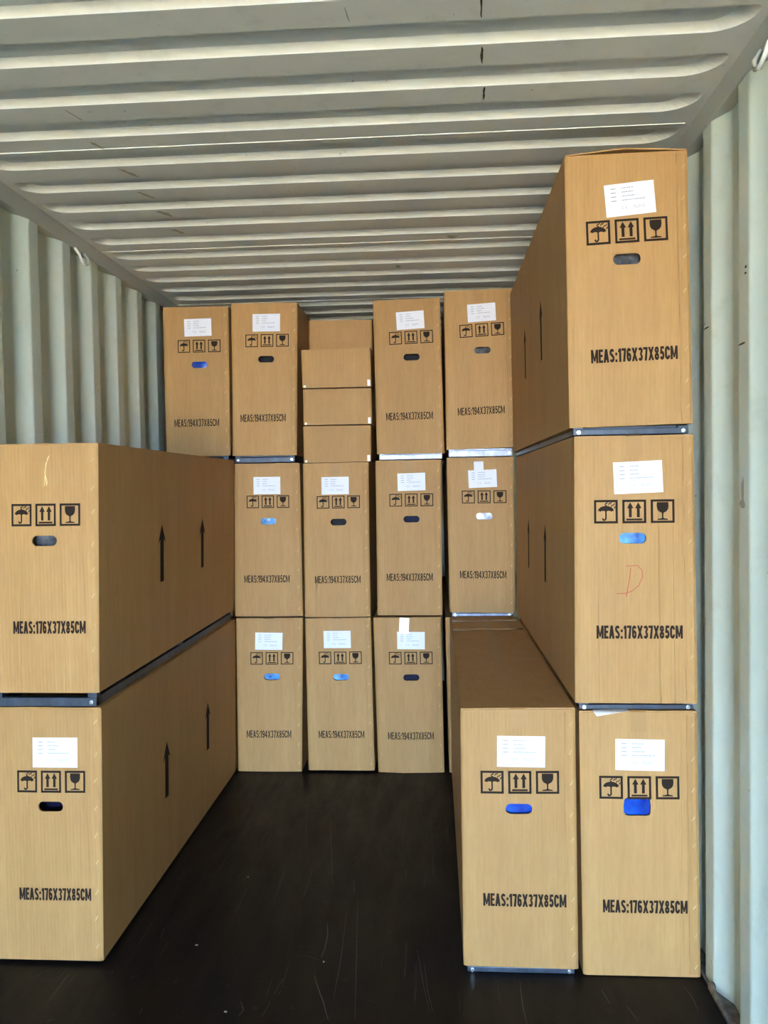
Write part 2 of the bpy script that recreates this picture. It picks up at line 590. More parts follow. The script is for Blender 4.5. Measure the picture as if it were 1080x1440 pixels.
def umbrella2d():
    P = []
    dome = [(0.30 * math.cos(a), 0.02 + 0.20 * math.sin(a)) for a in [math.pi * k / 12 for k in range(13)]]
    for k in range(12):                       # canopy as a fan of slices with a scalloped hem
        a, b2 = dome[k], dome[k + 1]
        s0 = 0.035 * abs(math.sin(4 * math.pi * k / 12 / 1.0))
        s1 = 0.035 * abs(math.sin(4 * math.pi * (k + 1) / 12 / 1.0))
        P.append([a, b2, (b2[0], 0.0 + s1), (a[0], 0.0 + s0)])
    P += stroke([(0, 0.24), (0, -0.27)], 0.06)
    P += stroke([(0, -0.25), (-0.03, -0.31), (-0.09, -0.32), (-0.12, -0.26)], 0.06)
    for x, y in ((0.02, 0.30), (0.10, 0.27), (0.17, 0.30), (0.20, 0.19), (0.28, 0.23), (0.31, 0.12), (-0.04, 0.26)):
        P += stroke([(x, y), (x + 0.045, y + 0.07)], 0.034)
    return P


def arrows2d():
    P = []
    for cx in (-0.15, 0.15):
        P.append([(cx - 0.055, -0.22), (cx + 0.055, -0.22), (cx + 0.055, 0.12), (cx - 0.055, 0.12)])
        P.append([(cx - 0.12, 0.12), (cx + 0.12, 0.12), (cx, 0.35)])
    P.append([(-0.30, -0.34), (0.30, -0.34), (0.30, -0.27), (-0.30, -0.27)])
    return P


def glass2d():
    P = []
    prof = [(0.215, 0.34), (0.225, 0.20), (0.205, 0.08), (0.15, 0.0), (0.07, -0.045), (0.03, -0.07), (0.025, -0.24), (0.05, -0.27), (0.19, -0.29), (0.20, -0.33)]
    for (r0, y0), (r1, y1) in zip(prof[:-1], prof[1:]):
        P.append([(-r0, y0), (r0, y0), (r1, y1), (-r1, y1)])
    return P


def side_arrow2d():
    return [[(-0.020, -0.114), (0.020, -0.114), (0.020, 0.055), (-0.020, 0.055)],
            [(-0.044, 0.038), (-0.020, 0.055), (0.020, 0.055), (0.044, 0.038), (0, 0.114)]]


def arc(cx, cy, rx, ry, a0, a1, n=7):
    return [(cx + rx * math.cos(R(a0 + (a1 - a0) * k / n)), cy + ry * math.sin(R(a0 + (a1 - a0) * k / n))) for k in range(n + 1)]


def band(pts, w):
    """one joined polyline of even width, mitred at the bends"""
    L, Rr = [], []
    for i, p in enumerate(pts):
        a = Vector(pts[max(i - 1, 0)])
        b2 = Vector(pts[min(i + 1, len(pts) - 1)])
        p = Vector(p)
        d1 = (p - a).normalized() if (p - a).length else (b2 - p).normalized()
        d2 = (b2 - p).normalized() if (b2 - p).length else d1
        t = (d1 + d2)
        t = t.normalized() if t.length > 1e-4 else d1
        n = Vector((-t.y, t.x))
        k = min(1.0 / max(0.35, abs(n.dot(Vector((-d1.y, d1.x))))), 1.6) * w / 2
        L.append((p.x + n.x * k, p.y + n.y * k))
        Rr.append((p.x - n.x * k, p.y - n.y * k))
    return [[L[i], Rr[i], Rr[i + 1], L[i + 1]] for i in range(len(pts) - 1)]


def glyph(ch, w):
    """bold condensed capitals, cap height 1; returns polygons and advance width"""
    h = w / 2
    W = 0.50
    if ch == 'M':
        W = 0.74
        return (band([(h, 0), (h, 1)], w) + band([(W - h, 0), (W - h, 1)], w)
                + [[(w * 0.2, 1), (w * 1.05, 1), (W / 2 + w * 0.3, 0.12), (W / 2 - w * 0.3, 0.12)], [(W - w * 0.2, 1), (W - w * 1.05, 1), (W / 2 - w * 0.3, 0.12), (W / 2 + w * 0.3, 0.12)]], W)
    if ch == 'E':
        W = 0.45
        return (band([(h, 0), (h, 1)], w) + band([(0, h * 0.85), (W, h * 0.85)], w * 0.85) + band([(0, 1 - h * 0.85), (W, 1 - h * 0.85)], w * 0.85) + band([(0, 0.52), (W * 0.92, 0.52)], w * 0.8), W)
    if ch == 'A':
        W = 0.58
        return ([[(0, 0), (w * 1.05, 0), (W / 2 + w * 0.45, 1), (W / 2 - w * 0.55, 1)], [(W, 0), (W - w * 1.05, 0), (W / 2 - w * 0.45, 1), (W / 2 + w * 0.55, 1)]]
                + band([(0.13, 0.28), (W - 0.13, 0.28)], w * 0.75), W)
    if ch == 'S':
        W = 0.52
        r = W / 2 - h
        return (band(arc(W / 2, 0.735, r, 0.265 - h * 0.9, 20, 235, 10) + [(W / 2 + r * 0.5, 0.44)] + arc(W / 2, 0.275, r, 0.275 - h * 0.9, 45, -160, 10), w * 0.95), W)
    if ch == ':':
        return ([[(0.03, 0.0), (0.03 + w, 0.0), (0.03 + w, 0.2), (0.03, 0.2)], [(0.03, 0.5), (0.03 + w, 0.5), (0.03 + w, 0.7), (0.03, 0.7)]], w + 0.06)
    if ch == '1':
        W = 0.32
        return (band([(W - h, 0), (W - h, 1)], w) + [[(0.0, 0.70), (0.0, 0.84), (W - w, 1.0), (W - w * 0.3, 1.0), (W - w * 0.6, 0.80)]], W)
    if ch == '7':
        W = 0.46
        return (band([(0, 1 - h * 0.85), (W, 1 - h * 0.85)], w * 0.85) + [[(W - w * 1.0, 0.86), (W, 0.86), (0.14 + w, 0), (0.12, 0)]], W)
    if ch == 'X':
        W = 0.60
        return ([[(0, 0), (w * 1.0, 0), (W, 1), (W - w * 1.0, 1)], [(W, 0), (W - w * 1.0, 0), (0, 1), (w * 1.0, 1)]], W)
    if ch == '4':
        W = 0.52
        return (band([(W - 0.10 - h, 0), (W - 0.10 - h, 1)], w) + band([(0, 0.29), (W, 0.29)], w * 0.8) + [[(0.0, 0.23), (0.0, 0.38), (W - 0.10 - w, 1.0), (W - 0.10, 1.0), (W - 0.12 - h, 0.80), (0.13, 0.32)]], W)
    W = 0.49
    r = W / 2 - h
    m = W / 2
    if ch == '3':
        return (band(arc(m, 0.745, r, 0.255 - h * 0.9, 160, -80, 9), w * 0.95) + band(arc(m, 0.275, r, 0.275 - h * 0.9, 80, -160, 9), w * 0.95) + band([(m - 0.05, 0.525), (m + 0.08, 0.525)], w * 0.75), W)
    if ch == '8':
        return (band(arc(m, 0.75, r * 0.92, 0.25 - h * 0.9, 0, 360, 14), w * 0.9) + band(arc(m, 0.27, r, 0.27 - h * 0.9, 0, 360, 14), w * 0.95), W)
    if ch == '6':
        return (band(arc(m, 0.32, r, 0.32 - h * 0.9, 0, 360, 14), w * 0.95) + band(arc(m, 0.72, r, 0.28 - h * 0.9, 15, 180, 8) + [(h, 0.3)], w * 0.95), W)
    if ch == '9':
        return (band(arc(m, 0.68, r, 0.32 - h * 0.9, 0, 360, 14), w * 0.95) + band([(W - h, 0.7)] + arc(m, 0.28, r, 0.28 - h * 0.9, 0, -165, 8), w * 0.95), W)
    if ch == '5':
        return (band([(W * 0.94, 1 - h * 0.85), (0.10, 1 - h * 0.85)], w * 0.85) + band([(0.08 + h, 1), (h + 0.02, 0.44)], w * 0.85) + band([(h, 0.50)] + arc(m, 0.33, r, 0.33 - h * 0.9, 120, -160, 12), w * 0.95), W)
    if ch == 'C':
        W = 0.54
        return (band(arc(W / 2, 0.66, W / 2 - h, 0.34 - h, 5, 180, 8) + arc(W / 2, 0.34, W / 2 - h, 0.34 - h, 180, 355, 8), w), W)
    return [], 0.3


def text2d(body, width, height, w=0.18, gap=0.055):
    P, x = [], 0.0
    for ch in body:
        g, adv = glyph(ch, w)
        P += [[(a + x, b2) for a, b2 in p] for p in g]
        x += adv + gap
    x -= gap
    vs2, fs2 = [], []
    for p in P:
        fs2.append(list(range(len(vs2), len(vs2) + len(p))))
        vs2 += [((a - x / 2) * width / x, (b2 - 0.5) * height) for a, b2 in p]
    return vs2, fs2


def squeeze(sh, k):
    return sh if k == 1.0 else ([(x * k, y) for x, y in sh[0]], sh[1])


def polys(P, s=1.0):
    vs2, fs2 = [], []
    for p in P:
        fs2.append(list(range(len(vs2), len(vs2) + len(p))))
        vs2 += [(x * s, y * s) for x, y in p]
    return vs2, fs2


big_ = lambda P: [[(x * 1.12, y * 1.12) for x, y in p] for p in P]
UMB = {t: polys(frame2d(t) + big_(umbrella2d())) for t in (0.095, 0.07)}
ARR = {t: polys(frame2d(t) + big_(arrows2d())) for t in (0.095, 0.07)}
GLA = {t: polys(frame2d(t) + big_(glass2d())) for t in (0.095, 0.07)}
TXT176 = text2d('MEAS:176X37X85CM', 0.260, 0.041, 0.215, 0.045)
TXT194 = text2d('MEAS:194X37X85CM', 0.248, 0.040, 0.155, 0.07)
SIDE_ARROW = polys(side_arrow2d())

# shared little meshes
bm = bmesh.new()
tube(bm, [(-0.0070, 0.002, -0.0045), (-0.0058, -0.0016, -0.0038), (0.0058, -0.0016, 0.0038), (0.0070, 0.002, 0.0045)], 0.0012, 5)
STAPLE = obj('staple', bm, M['staple'])
C.objects.unlink(STAPLE)
bm = bmesh.new()
bmesh.ops.create_cone(bm, cap_ends=True, segments=12, radius1=0.0075, radius2=0.0065, depth=0.004, matrix=Matrix.Rotation(R(90), 4, 'X'))
bmesh.ops.create_cone(bm, cap_ends=True, segments=6, radius1=0.0048, radius2=0.0044, depth=0.006, matrix=Matrix.Translation((0, -0.004, 0)) @ Matrix.Rotation(R(90), 4, 'X'))
BOLT = obj('bolt', bm, M['bolt'])
C.objects.unlink(BOLT)


# ------------------------------------------------------------------ cartons
class Carton:
    """A hooded carton. corners = front-face TL, TR, BL, BR as (x, z); the body runs back from the plane y."""

    def __init__(s, name, corners, y, depth, base_z, bulge=0.004, tent=None, label=None, group=None, cat='carton'):
        s.tl, s.tr, s.bl, s.br = corners
        s.y, s.depth, s.bulge, s.tent = y, depth, bulge, tent
        s.cx = (s.bl[0] + s.br[0]) / 2
        s.base_z = base_z
        s.sbulge = 0.002
        s.dents = []
        s.W = (s.tr[0] - s.tl[0] + s.br[0] - s.bl[0]) / 2
        s.H = (s.tl[1] + s.tr[1] - s.bl[1] - s.br[1]) / 2
        s.root = bpy.data.objects.new(name, None)
        s.root.empty_display_size = 0.05
        C.objects.link(s.root)
        s.root.location = (s.cx, y, base_z)
        tag(s.root, label, cat, group)

    def F(s, u, v, out=0.0):
        """front face point in the carton's own coordinates"""
        x = (1 - v) * ((1 - u) * s.tl[0] + u * s.tr[0]) + v * ((1 - u) * s.bl[0] + u * s.br[0])
        z = (1 - v) * ((1 - u) * s.tl[1] + u * s.tr[1]) + v * ((1 - u) * s.bl[1] + u * s.br[1])
        uu = min(max(u, 0), 1)
        vv = min(max(v, 0), 1)
        e = 0.012
        d = min(uu, 1 - uu) * s.W
        rnd = 0.004 * (1 - min(d / e, 1)) ** 2
        if s.tent:
            tu, amp = s.tent
            h = uu / tu if uu < tu else (1 - uu) / (1 - tu)
            b = amp * h * (0.35 + 0.65 * vv)
        else:
            b = s.bulge * math.sin(math.pi * uu) * math.sin(math.pi * min(max(vv, 0.0), 1.0)) ** 0.7
        for du, v0, v1, dp in s.dents:
            if v0 < vv < v1:
                rnd += 0.5 * dp * max(0.0, 1 - abs(uu - du) / 0.008)
        return (x - s.cx, rnd - b - out, z - s.base_z)

    def place2d(s, shape, u, v, size=1.0, rot=0.0, out=0.0012):
        c, sn = math.cos(rot), math.sin(rot)
        vs3 = []
        for x, y in shape[0]:
            x, y = x * size, y * size
            X, Yy = c * x - sn * y, sn * x + c * y
            vs3.append(s.F(u + X / s.W, v - Yy / s.H, out))
        return vs3, shape[1]

    def side_x(s, right, v):
        a, b2 = (s.tr, s.br) if right else (s.tl, s.bl)
        return (1 - v) * a[0] + v * b2[0]

    def side(s, right, w, v, out=0.0):
        sg = 1 if right else -1
        x = s.side_x(right, v)
        z = (1 - v) * (s.tr if right else s.tl)[1] + v * (s.br if right else s.bl)[1]
        bl = s.sbulge * math.sin(math.pi * w) * math.sin(math.pi * v)
        return (x - s.cx + sg * (bl + out), 0.004 + w * (s.depth - 0.004), z - s.base_z)

    def body(s, mat, hole=None, torn=False):
        verts, faces, idx = [], [], {}

        def V(p):
            key = tuple(round(c, 5) for c in p)
            if key not in idx:
                idx[key] = len(verts)
                verts.append(p)
            return idx[key]

        us = {0.0, 0.012, 0.024, 0.034, 0.966, 0.976, 0.988, 1.0}
        us |= {k / 10 for k in range(1, 10)}
        if s.tent:
            us.add(s.tent[0])
        for du, *_ in s.dents:
            us |= {du - 0.008, du, du + 0.008}
        vv = {k / 14 for k in range(15)}
        if hole:
            hu, hv, hw, hh = hole
            u0, u1 = hu - hw / 2 / s.W - 0.012, hu + hw / 2 / s.W + 0.012
            v0, v1 = hv - hh / 2 / s.H - 0.006, hv + hh / 2 / s.H + 0.006
            us = {q for q in us if not (u0 - 0.006 < q < u1 + 0.006)} | {u0, u1}
            vv = {q for q in vv if not (v0 - 0.003 < q < v1 + 0.003)} | {v0, v1}
        us, vv = sorted(us), sorted(vv)
        for i in range(len(us) - 1):
            for j in range(len(vv) - 1):
                if hole and abs(us[i] - u0) < 1e-9 and abs(vv[j] - v0) < 1e-9:
                    ring = []
                    rr = hh / 2
                    N = 8
                    if torn:
                        o2 = [(0.5, 0.02), (0.47, 0.30), (0.49, 0.42), (0.36, 0.36), (0.30, 0.50), (0.10, 0.44), (-0.08, 0.50), (-0.22, 0.42), (-0.34, 0.48), (-0.46, 0.36),
                              (-0.5, 0.0), (-0.49, -0.30), (-0.42, -0.46), (-0.30, -0.5), (0.0, -0.49), (0.32, -0.5), (0.44, -0.45), (0.49, -0.30)]
                        ring2 = [(a * hw, b2 * hh) for a, b2 in o2]
                        half = 10
                    else:
                        ring2 = []
                        for k in range(N + 1):
                            a = math.pi / 2 * k / N
                            ring2.append((hw / 2 - rr + rr * math.cos(a), rr * math.sin(a)))
                        for k in range(N + 1):
                            a = math.pi / 2 + math.pi / 2 * k / N
                            ring2.append((-hw / 2 + rr + rr * math.cos(a), rr * math.sin(a)))
                        half = len(ring2) - 1
                        for k in range(1, N + 1):
                            a = math.pi + math.pi / 2 * k / N
                            ring2.append((-hw / 2 + rr + rr * math.cos(a), rr * math.sin(a)))
                        for k in range(N):
                            a = 1.5 * math.pi + math.pi / 2 * k / N
                            ring2.append((hw / 2 - rr + rr * math.cos(a), rr * math.sin(a)))
                    ring = [V(s.F(hu + x / s.W, hv - y / s.H)) for x, y in ring2]
                    TL, TR = V(s.F(u0, v0)), V(s.F(u1, v0))
                    BL, BR = V(s.F(u0, v1)), V(s.F(u1, v1))
                    faces.append([TR, TL] + ring[half::-1] if False else [TL] + ring[half::-1] + [TR])
                    faces.append([BR, ring[0]] + ring[:half - 1:-1] + [BL])
                    faces.append([TL, BL, ring[half]])
                    faces.append([BR, TR, ring[0]])
                    s.hole_ring = ring2
                    continue
                faces.append([V(s.F(us[i], vv[j])), V(s.F(us[i], vv[j + 1])), V(s.F(us[i + 1], vv[j + 1])), V(s.F(us[i + 1], vv[j]))])
        # sides
        ws = [k / 8 for k in range(9)]
        for right in (False, True):
            for i in range(8):
                for j in range(len(vv) - 1):
                    q = [s.side(right, ws[i], vv[j]), s.side(right, ws[i + 1], vv[j]), s.side(right, ws[i + 1], vv[j + 1]), s.side(right, ws[i], vv[j + 1])]
                    for k in (0, 3):
                        if i == 0:
                            q[k] = s.F(1.0 if right else 0.0, vv[j] if k == 0 else vv[j + 1])
                    faces.append([V(p) for p in q])
        # top, bottom and back
        for v in (0.0, 1.0):
            fr = [s.F(u, v) for u in us]
            bk = [s.side(True, 1, v), s.side(False, 1, v)]
            sr = [s.side(True, w, v) for w in ws[1:-1]]
            sl = [s.side(False, w, v) for w in ws[1:-1]]
            faces.append([V(p) for p in fr + sr + bk + sl[::-1]])
        faces.append([V(s.side(False, 1, v)) for v in vv] + [V(s.side(True, 1, v)) for v in vv[::-1]])
        bm = bmesh.new()
        bv = [bm.verts.new(p) for p in verts]
        for f in faces:
            try:
                bm.faces.new([bv[k] for k in f])
            except ValueError:
                pass
        return obj('carton_body', bm, mat, s.root)

    def hole_rim(s, hole):
        hu, hv, hw, hh = hole
        n = len(s.hole_ring)
        vs3 = [s.F(hu + x / s.W, hv - y / s.H, 0.0002) for x, y in s.hole_ring]
        vs3 += [(p[0], p[1] + 0.006, p[2]) for p in vs3]
        fs3 = [(k, (k + 1) % n, n + (k + 1) % n, n + k) for k in range(n)]
        obj('hand_hole', (vs3, fs3), M['board_edge'], s.root)

    def contents(s, hole, mat, gap):
        hu, hv, hw, hh = hole
        vs3, fs3 = [], []
        rnd = random.Random(int(s.cx * 1000) + int(s.base_z * 77))
        nx, nz = 12, 7
        for j in range(nz + 1):
            for i in range(nx + 1):
                p = s.F(hu + (i / nx - 0.5) * (hw + 0.08) / s.W, hv + (j / nz - 0.5) * (hh + 0.07) / s.H)
                vs3.append((p[0], p[1] + gap + rnd.uniform(-1, 1) * 0.0025, p[2]))
        for j in range(nz):
            for i in range(nx):
                a = j * (nx + 1) + i
                fs3.append((a, a + 1, a + nx + 2, a + nx + 1))
        obj('wrapped_contents', (vs3, fs3), mat, s.root, smooth=True)

    def sheet(s, name, u, v, w, h, rot, mat, out=0.0014, parent=None, n=4):
        vs2, fs2 = [], []
        for j in range(n + 1):
            for i in range(n + 1):
                vs2.append(((i / n - 0.5) * w, (0.5 - j / n) * h))
        for j in range(n):
            for i in range(n):
                a = j * (n + 1) + i
                fs2.append((a, a + n + 1, a + n + 2, a + 1))
        return obj(name, s.place2d((vs2, fs2), u, v, 1, rot, out), mat, parent or s.root)

    def paper_label(s, u, v, w, h, rot, seed):
        lab = s.sheet('paper_label', u, v, w, h, rot, M['paper'])
        rnd = random.Random(seed)
        P = []
        y = h * 0.34
        for row in range(4):
            x = -w * 0.38
            for a, b2 in ((0.10, 0.04), (0.0, 0.0)):
                if a:
                    P.append([(x, y), (x + w * 0.11, y), (x + w * 0.11, y + h * 0.028), (x, y + h * 0.028)])
                    x += w * 0.22
            end = w * (rnd.uniform(-0.02, 0.10) if row < 3 else 0.30)
            while x < end:
                l = w * rnd.uniform(0.012, 0.035)
                P.append([(x, y), (x + l, y), (x + l, y + h * 0.034), (x, y + h * 0.034)])
                x += l + w * 0.010
            y -= h * 0.125
        t, cy = 0.0011, -h * 0.25
        a4 = 0.0048
        P += stroke(arc(-0.022, cy, a4, a4, 60, 300, 6), t) + stroke(arc(-0.010, cy, a4, a4, 80, 280, 6), t) + stroke([(-0.0145, cy), (-0.0108, cy)], t)
        bx = 0.010
        P += stroke([(bx, cy - a4), (bx, cy + a4), (bx + 0.005, cy + a4), (bx + 0.006, cy + 0.0022), (bx + 0.0045, cy), (bx, cy)], t) + stroke([(bx + 0.003, cy), (bx + 0.0065, cy - a4)], t)
        P += stroke(arc(bx + 0.0112, cy - 0.0015, 0.003, 0.0033, 0, 360, 8), t)
        P += stroke([(bx + 0.017, cy - a4), (bx + 0.017, cy + a4)], t) + stroke([(bx + 0.0225, cy - a4), (bx + 0.0225, cy + a4)], t) + stroke([(bx + 0.017, cy), (bx + 0.0225, cy)], t)
        P += stroke(arc(bx + 0.029, cy + 0.0022, 0.0026, 0.0024, 40, 270, 6) + arc(bx + 0.029, cy - 0.0024, 0.0026, 0.0024, 90, -140, 6), t)
        g = polys(P)
        obj('label_print', s.place2d(g, u, v, 1, rot, 0.0020), M['paper_print'], lab)
        return lab

    def marks(s, kind, iu, iv, tu, tv, irot=0.0, ink='ink', hs=1.0):
        t = 0.095 if kind == 176 else 0.07
        sz, pitch = (0.0725, 0.0865) if kind == 176 else (0.068, 0.083)
        for nm, sh, k in (('umbrella_symbol', UMB, -1), ('upward_arrows_symbol', ARR, 0), ('glass_symbol', GLA, 1)):
            obj(nm, s.place2d(squeeze(sh[t], hs), iu + k * hs * pitch * math.cos(irot) / s.W, iv - k * pitch * math.sin(irot) / s.H, sz, irot), M[ink], s.root)
        obj('size_lettering', s.place2d(squeeze(TXT176 if kind == 176 else TXT194, hs), tu, tv, 1, irot * 0.5), M[ink], s.root)

    def joint(s, mat, seed, u0=0.905, n=8, us=0.955):
        vs2, fs2 = [], []
        N = 14
        rnd = random.Random(seed)
        for j in range(N + 1):
            v = 0.012 + 0.976 * j / N
            vs2.append(s.F(u0 + rnd.uniform(-0.004, 0.004), v, 0.0022))
            vs2.append(s.F(0.975, v, 0.0026))
            vs2.append(s.F(0.993, v, 0.0016))
            vs2.append(s.F(u0, v, -0.001))
        for j in range(N):
            a, b2 = 4 * j, 4 * j + 4
            fs2 += [(a, b2, b2 + 1, a + 1), (a + 1, b2 + 1, b2 + 2, a + 2), (a, a + 3, b2 + 3, b2)]
        fl = obj('joint_flap', (vs2, fs2), mat, s.root)
        for k in range(n):
            v = 0.055 + 0.89 * k / (n - 1) + rnd.uniform(-0.012, 0.012)
            st = link_copy(STAPLE, fl, s.F(us + rnd.uniform(-0.006, 0.006), v, 0.003), (0, R(-rnd.uniform(18, 32)), 0))
        return fl

    def flaps(s, mat, tape=True, lift=0.0):
        zt = lambda u: (1 - u) * s.tl[1] + u * s.tr[1] - s.base_z
        xx = lambda u: (1 - u) * s.tl[0] + u * s.tr[0] - s.cx
        for u0, u1 in ((0.004, 0.496), (0.504, 0.996)):
            vs3, fs3 = [], []
            N, K = 10, 3
            rnd = random.Random(int(u0 * 999) + int(s.cx * 513) + int(s.base_z * 31))
            for lay in (0, 1):
                for j in range(N + 1):
                    for i in range(K + 1):
                        u = u0 + (u1 - u0) * i / K
                        inner = i / K if u0 < 0.1 else 1 - i / K
                        sag = -0.0022 * inner * math.sin(math.pi * j / N) + 0.0012 * rnd.uniform(-1, 1) * inner + lift * inner * (1 - j / N) ** 2
                        vs3.append((xx(u), 0.003 + (s.depth - 0.006) * j / N, zt(u) + (0.0045 + sag if lay else (0.0 if not lift else sag + 0.001))))
            n1 = (N + 1) * (K + 1)
            for j in range(N):
                for i in range(K):
                    a = j * (K + 1) + i
                    q = (a, a + 1, a + K + 2, a + K + 1)
                    fs3.append(tuple(n1 + k for k in q))
                    fs3.append(q[::-1])
            loop = [i for i in range(K + 1)] + [(j * (K + 1) + K) for j in range(1, N + 1)] + [N * (K + 1) + i for i in range(K - 1, -1, -1)] + [j * (K + 1) for j in range(N - 1, 0, -1)]
            for a, b2 in zip(loop, loop[1:] + loop[:1]):
                fs3.append((a, b2, n1 + b2, n1 + a))
            obj('top_flap', (vs3, fs3), mat, s.root)
        if tape:
            zm = zt(0.5) + 0.0058 + lift * 0.3
            xm = xx(0.5)
            fz = s.F(0.5, 0.0)
            w = 0.024
            pts = [s.F(0.5, 0.07, 0.001), s.F(0.5, 0.03, 0.001), (xm, fz[1] - 0.001, zt(0.5) + 0.001), (xm, 0.004, zm)]
            pts += [(xm, s.depth * k / 10, zm - 0.001 * math.sin(math.pi * k / 10)) for k in range(1, 11)]
            vs3, fs3 = [], []
            for p in pts:
                vs3 += [(p[0] - w, p[1], p[2]), (p[0] + w, p[1], p[2])]
            for k in range(len(pts) - 1):
                fs3.append((2 * k, 2 * k + 1, 2 * k + 3, 2 * k + 2))
            obj('tape_strip', (vs3, fs3), M['tape'], s.root)

    def base(s, mat, top_z, rail=0.65, inset=0.012):
        """steel skid under the hood: rails round the foot, corner blocks, bolts"""
        h = top_z - s.base_z
        x0, x1 = s.bl[0] - s.cx + inset, s.br[0] - s.cx - inset
        y0, y1 = 0.006, s.depth - 0.01
        bm = bmesh.new()
        rh = h * rail
        box(bm, x0, x1, y0, y0 + 0.025, 0.001, rh, 0.002)
        box(bm, x0, x1, y1 - 0.025, y1, 0.001, rh, 0.002)
        box(bm, x0, x0 + 0.025, y0 + 0.025, y1 - 0.025, 0.001, rh, 0.002)
        box(bm, x1 - 0.025, x1, y0 + 0.025, y1 - 0.025, 0.001, rh, 0.002)
        for xa in (x0, x1 - 0.03):
            for ya in (y0 + 0.003, y1 - 0.033, (y0 + y1) / 2):
                box(bm, xa, xa + 0.03, ya, ya + 0.03, 0.001, h + 0.002, 0.001)
        # deck that carries the goods
        box(bm, x0 + 0.01, x1 - 0.01, y0 + 0.03, y1 - 0.03, h - 0.004, h + 0.004)
        fr = obj('skid_frame', bm, mat, s.root)
        for xa in (x0 + 0.016, x1 - 0.016):
            link_copy(BOLT, fr, (xa, y0 - 0.001, rh * 0.52))
        return fr

    def side_arrows(s, right, ys, z0, z1):
        for yy in ys:
            vs3 = []
            zc = (z0 + z1) / 2
            for a, b2 in SIDE_ARROW[0]:
                w = (yy + (a if not right else a) - s.y) / s.depth
                ztop, zbot = (s.tr[1], s.br[1]) if right else (s.tl[1], s.bl[1])
                v = (ztop - (zc + b2)) / (ztop - zbot)
                vs3.append(s.side(right, w, v, 0.0015))
            obj('arrow_mark', (vs3, SIDE_ARROW[1]), M['ink_faded'], s.root)


YF, YB = 2.480, 4.235
G194 = 'long cartons marked 194X37X85CM in the back rows'
G176 = 'cartons marked 176X37X85CM in the front stacks'


def big(name, c, y, depth, base_z, kind, lab, icons, hole, text, film, gap, label, tent=None, base=None, bulge=0.004,
        irot=0.0, torn=False, seed=1, ink='ink', lab_size=None, hs=1.0, dents=(), lift=0.0):
    s = Carton(name, c, y, depth, base_z, bulge, tent, label, G176 if kind == 176 else G194)
    hw, hh = (0.083, 0.033) if kind == 176 else (0.086, 0.035)
    if torn:
        hw, hh = 0.084, 0.060
    s.dents = list(dents)
    ho = (hole[0], hole[1], hw, hh) if hole else None
    s.body(M['kraft'], ho, torn)
    if ho:
        s.hole_rim(ho)
        s.contents(ho, M[film], gap + (0.022 if film in ('film_grey', 'film_dark', 'film_navy') else 0.008))
        s.marks(kind, icons[0], icons[1], text[0], text[1], irot, ink, hs)
        s.joint(M['kraft'], seed, n=8 if kind == 194 else 9)
    if lab:
        w, h = lab_size or ((0.150, 0.098) if kind == 176 else (0.148, 0.094))
        s.paper_label(lab[0], lab[1], w, h, R(lab[2]), seed)
    s.flaps(M['kraft'], tape=not lift, lift=lift)
    if base:
        s.base(M[base[0]], min(c[2][1], c[3][1]), base[1])
    return s


N = 'shipping_carton'
# --- back rows (194 long), columns from the left wall
big(N, ((0.0, 0.842), (0.345, 0.842), (0.0, 0.004), (0.345, 0.004)), YB, 1.94, 0.0, 194, None, None, None, None, None, 0,
    'carton on the floor behind the left front stack, lowest in the leftmost back column', seed=3)
big(N, ((0.0, 1.692), (0.345, 1.692), (0.0, 0.858), (0.345, 0.858)), YB, 1.94, 0.850, 194, None, None, None, None, None, 0,
    'carton behind the left front stack, second up in the leftmost back column', seed=4)
big(N, ((0.0, 2.540), (0.361, 2.536), (0.001, 1.735), (0.354, 1.735)), YB, 1.94, 1.700, 194, (.535, .135, 1), (.55, .26), (.55, .385), (.49, .775), 'film_blue', 0.02,
    'top left back-row carton marked 194X37X85CM, beside the corrugated left wall', base=('steel', 0.7), seed=5, dents=[(0.43, 0.77, 1.01, 0.002)])
big(N, ((0.364, 0.842), (0.733, 0.843), (0.359, 0.004), (0.712, 0.004)), YB, 1.94, 0.0, 194, (.495, .144, -1), (.54, .256), (.54, .377), (.49, .753), 'film_sky', 0.012,
    'floor-level back carton marked 194X37X85CM nearest the left front stack, blue film in hand hole', tent=(0.52, 0.005), seed=6, dents=[(0.42, 0.76, 1.01, 0.002)])
big(N, ((0.366, 1.686), (0.732, 1.684), (0.360, 0.858), (0.734, 0.858)), YB, 1.94, 0.850, 194, (.51, .14, 0), (.52, .246), (.52, .374), (.485, .753), 'film_sky', 0.018,
    'middle-row back carton marked 194X37X85CM nearest the left front stack', tent=(0.5, 0.006), seed=7, dents=[(0.21, 0.25, 0.7, 0.002), (0.52, 0.8, 1.01, 0.002), (0.38, 0.8, 1.01, 0.0015)])
big(N, ((0.377, 2.549), (0.737, 2.545), (0.368, 1.733), (0.718, 1.731)), YB, 1.94, 1.694, 194, (.535, .126, 0), (.545, .243), (.53, .365), (.48, .752), 'film_dark', 0.03,
    'top-row back carton marked 194X37X85CM left of the small plain cartons', tent=(0.45, 0.006), base=('steel', 0.75), seed=8, dents=[(0.28, 0.75, 1.01, 0.0018), (0.52, 0.75, 1.01, 0.0018)])
big(N, ((0.746, 0.840), (1.103, 0.842), (0.749, 0.012), (1.111, 0.012)), YB, 1.94, 0.0, 194, (.485, .134, 0), (.525, .255), (.53, .382), (.515, .76), 'film_sky', 0.008,
    'centre floor-level back carton marked 194X37X85CM, second of the three fully visible on the bottom row', seed=9, dents=[(0.44, 0.6, 1.01, 0.0012)])
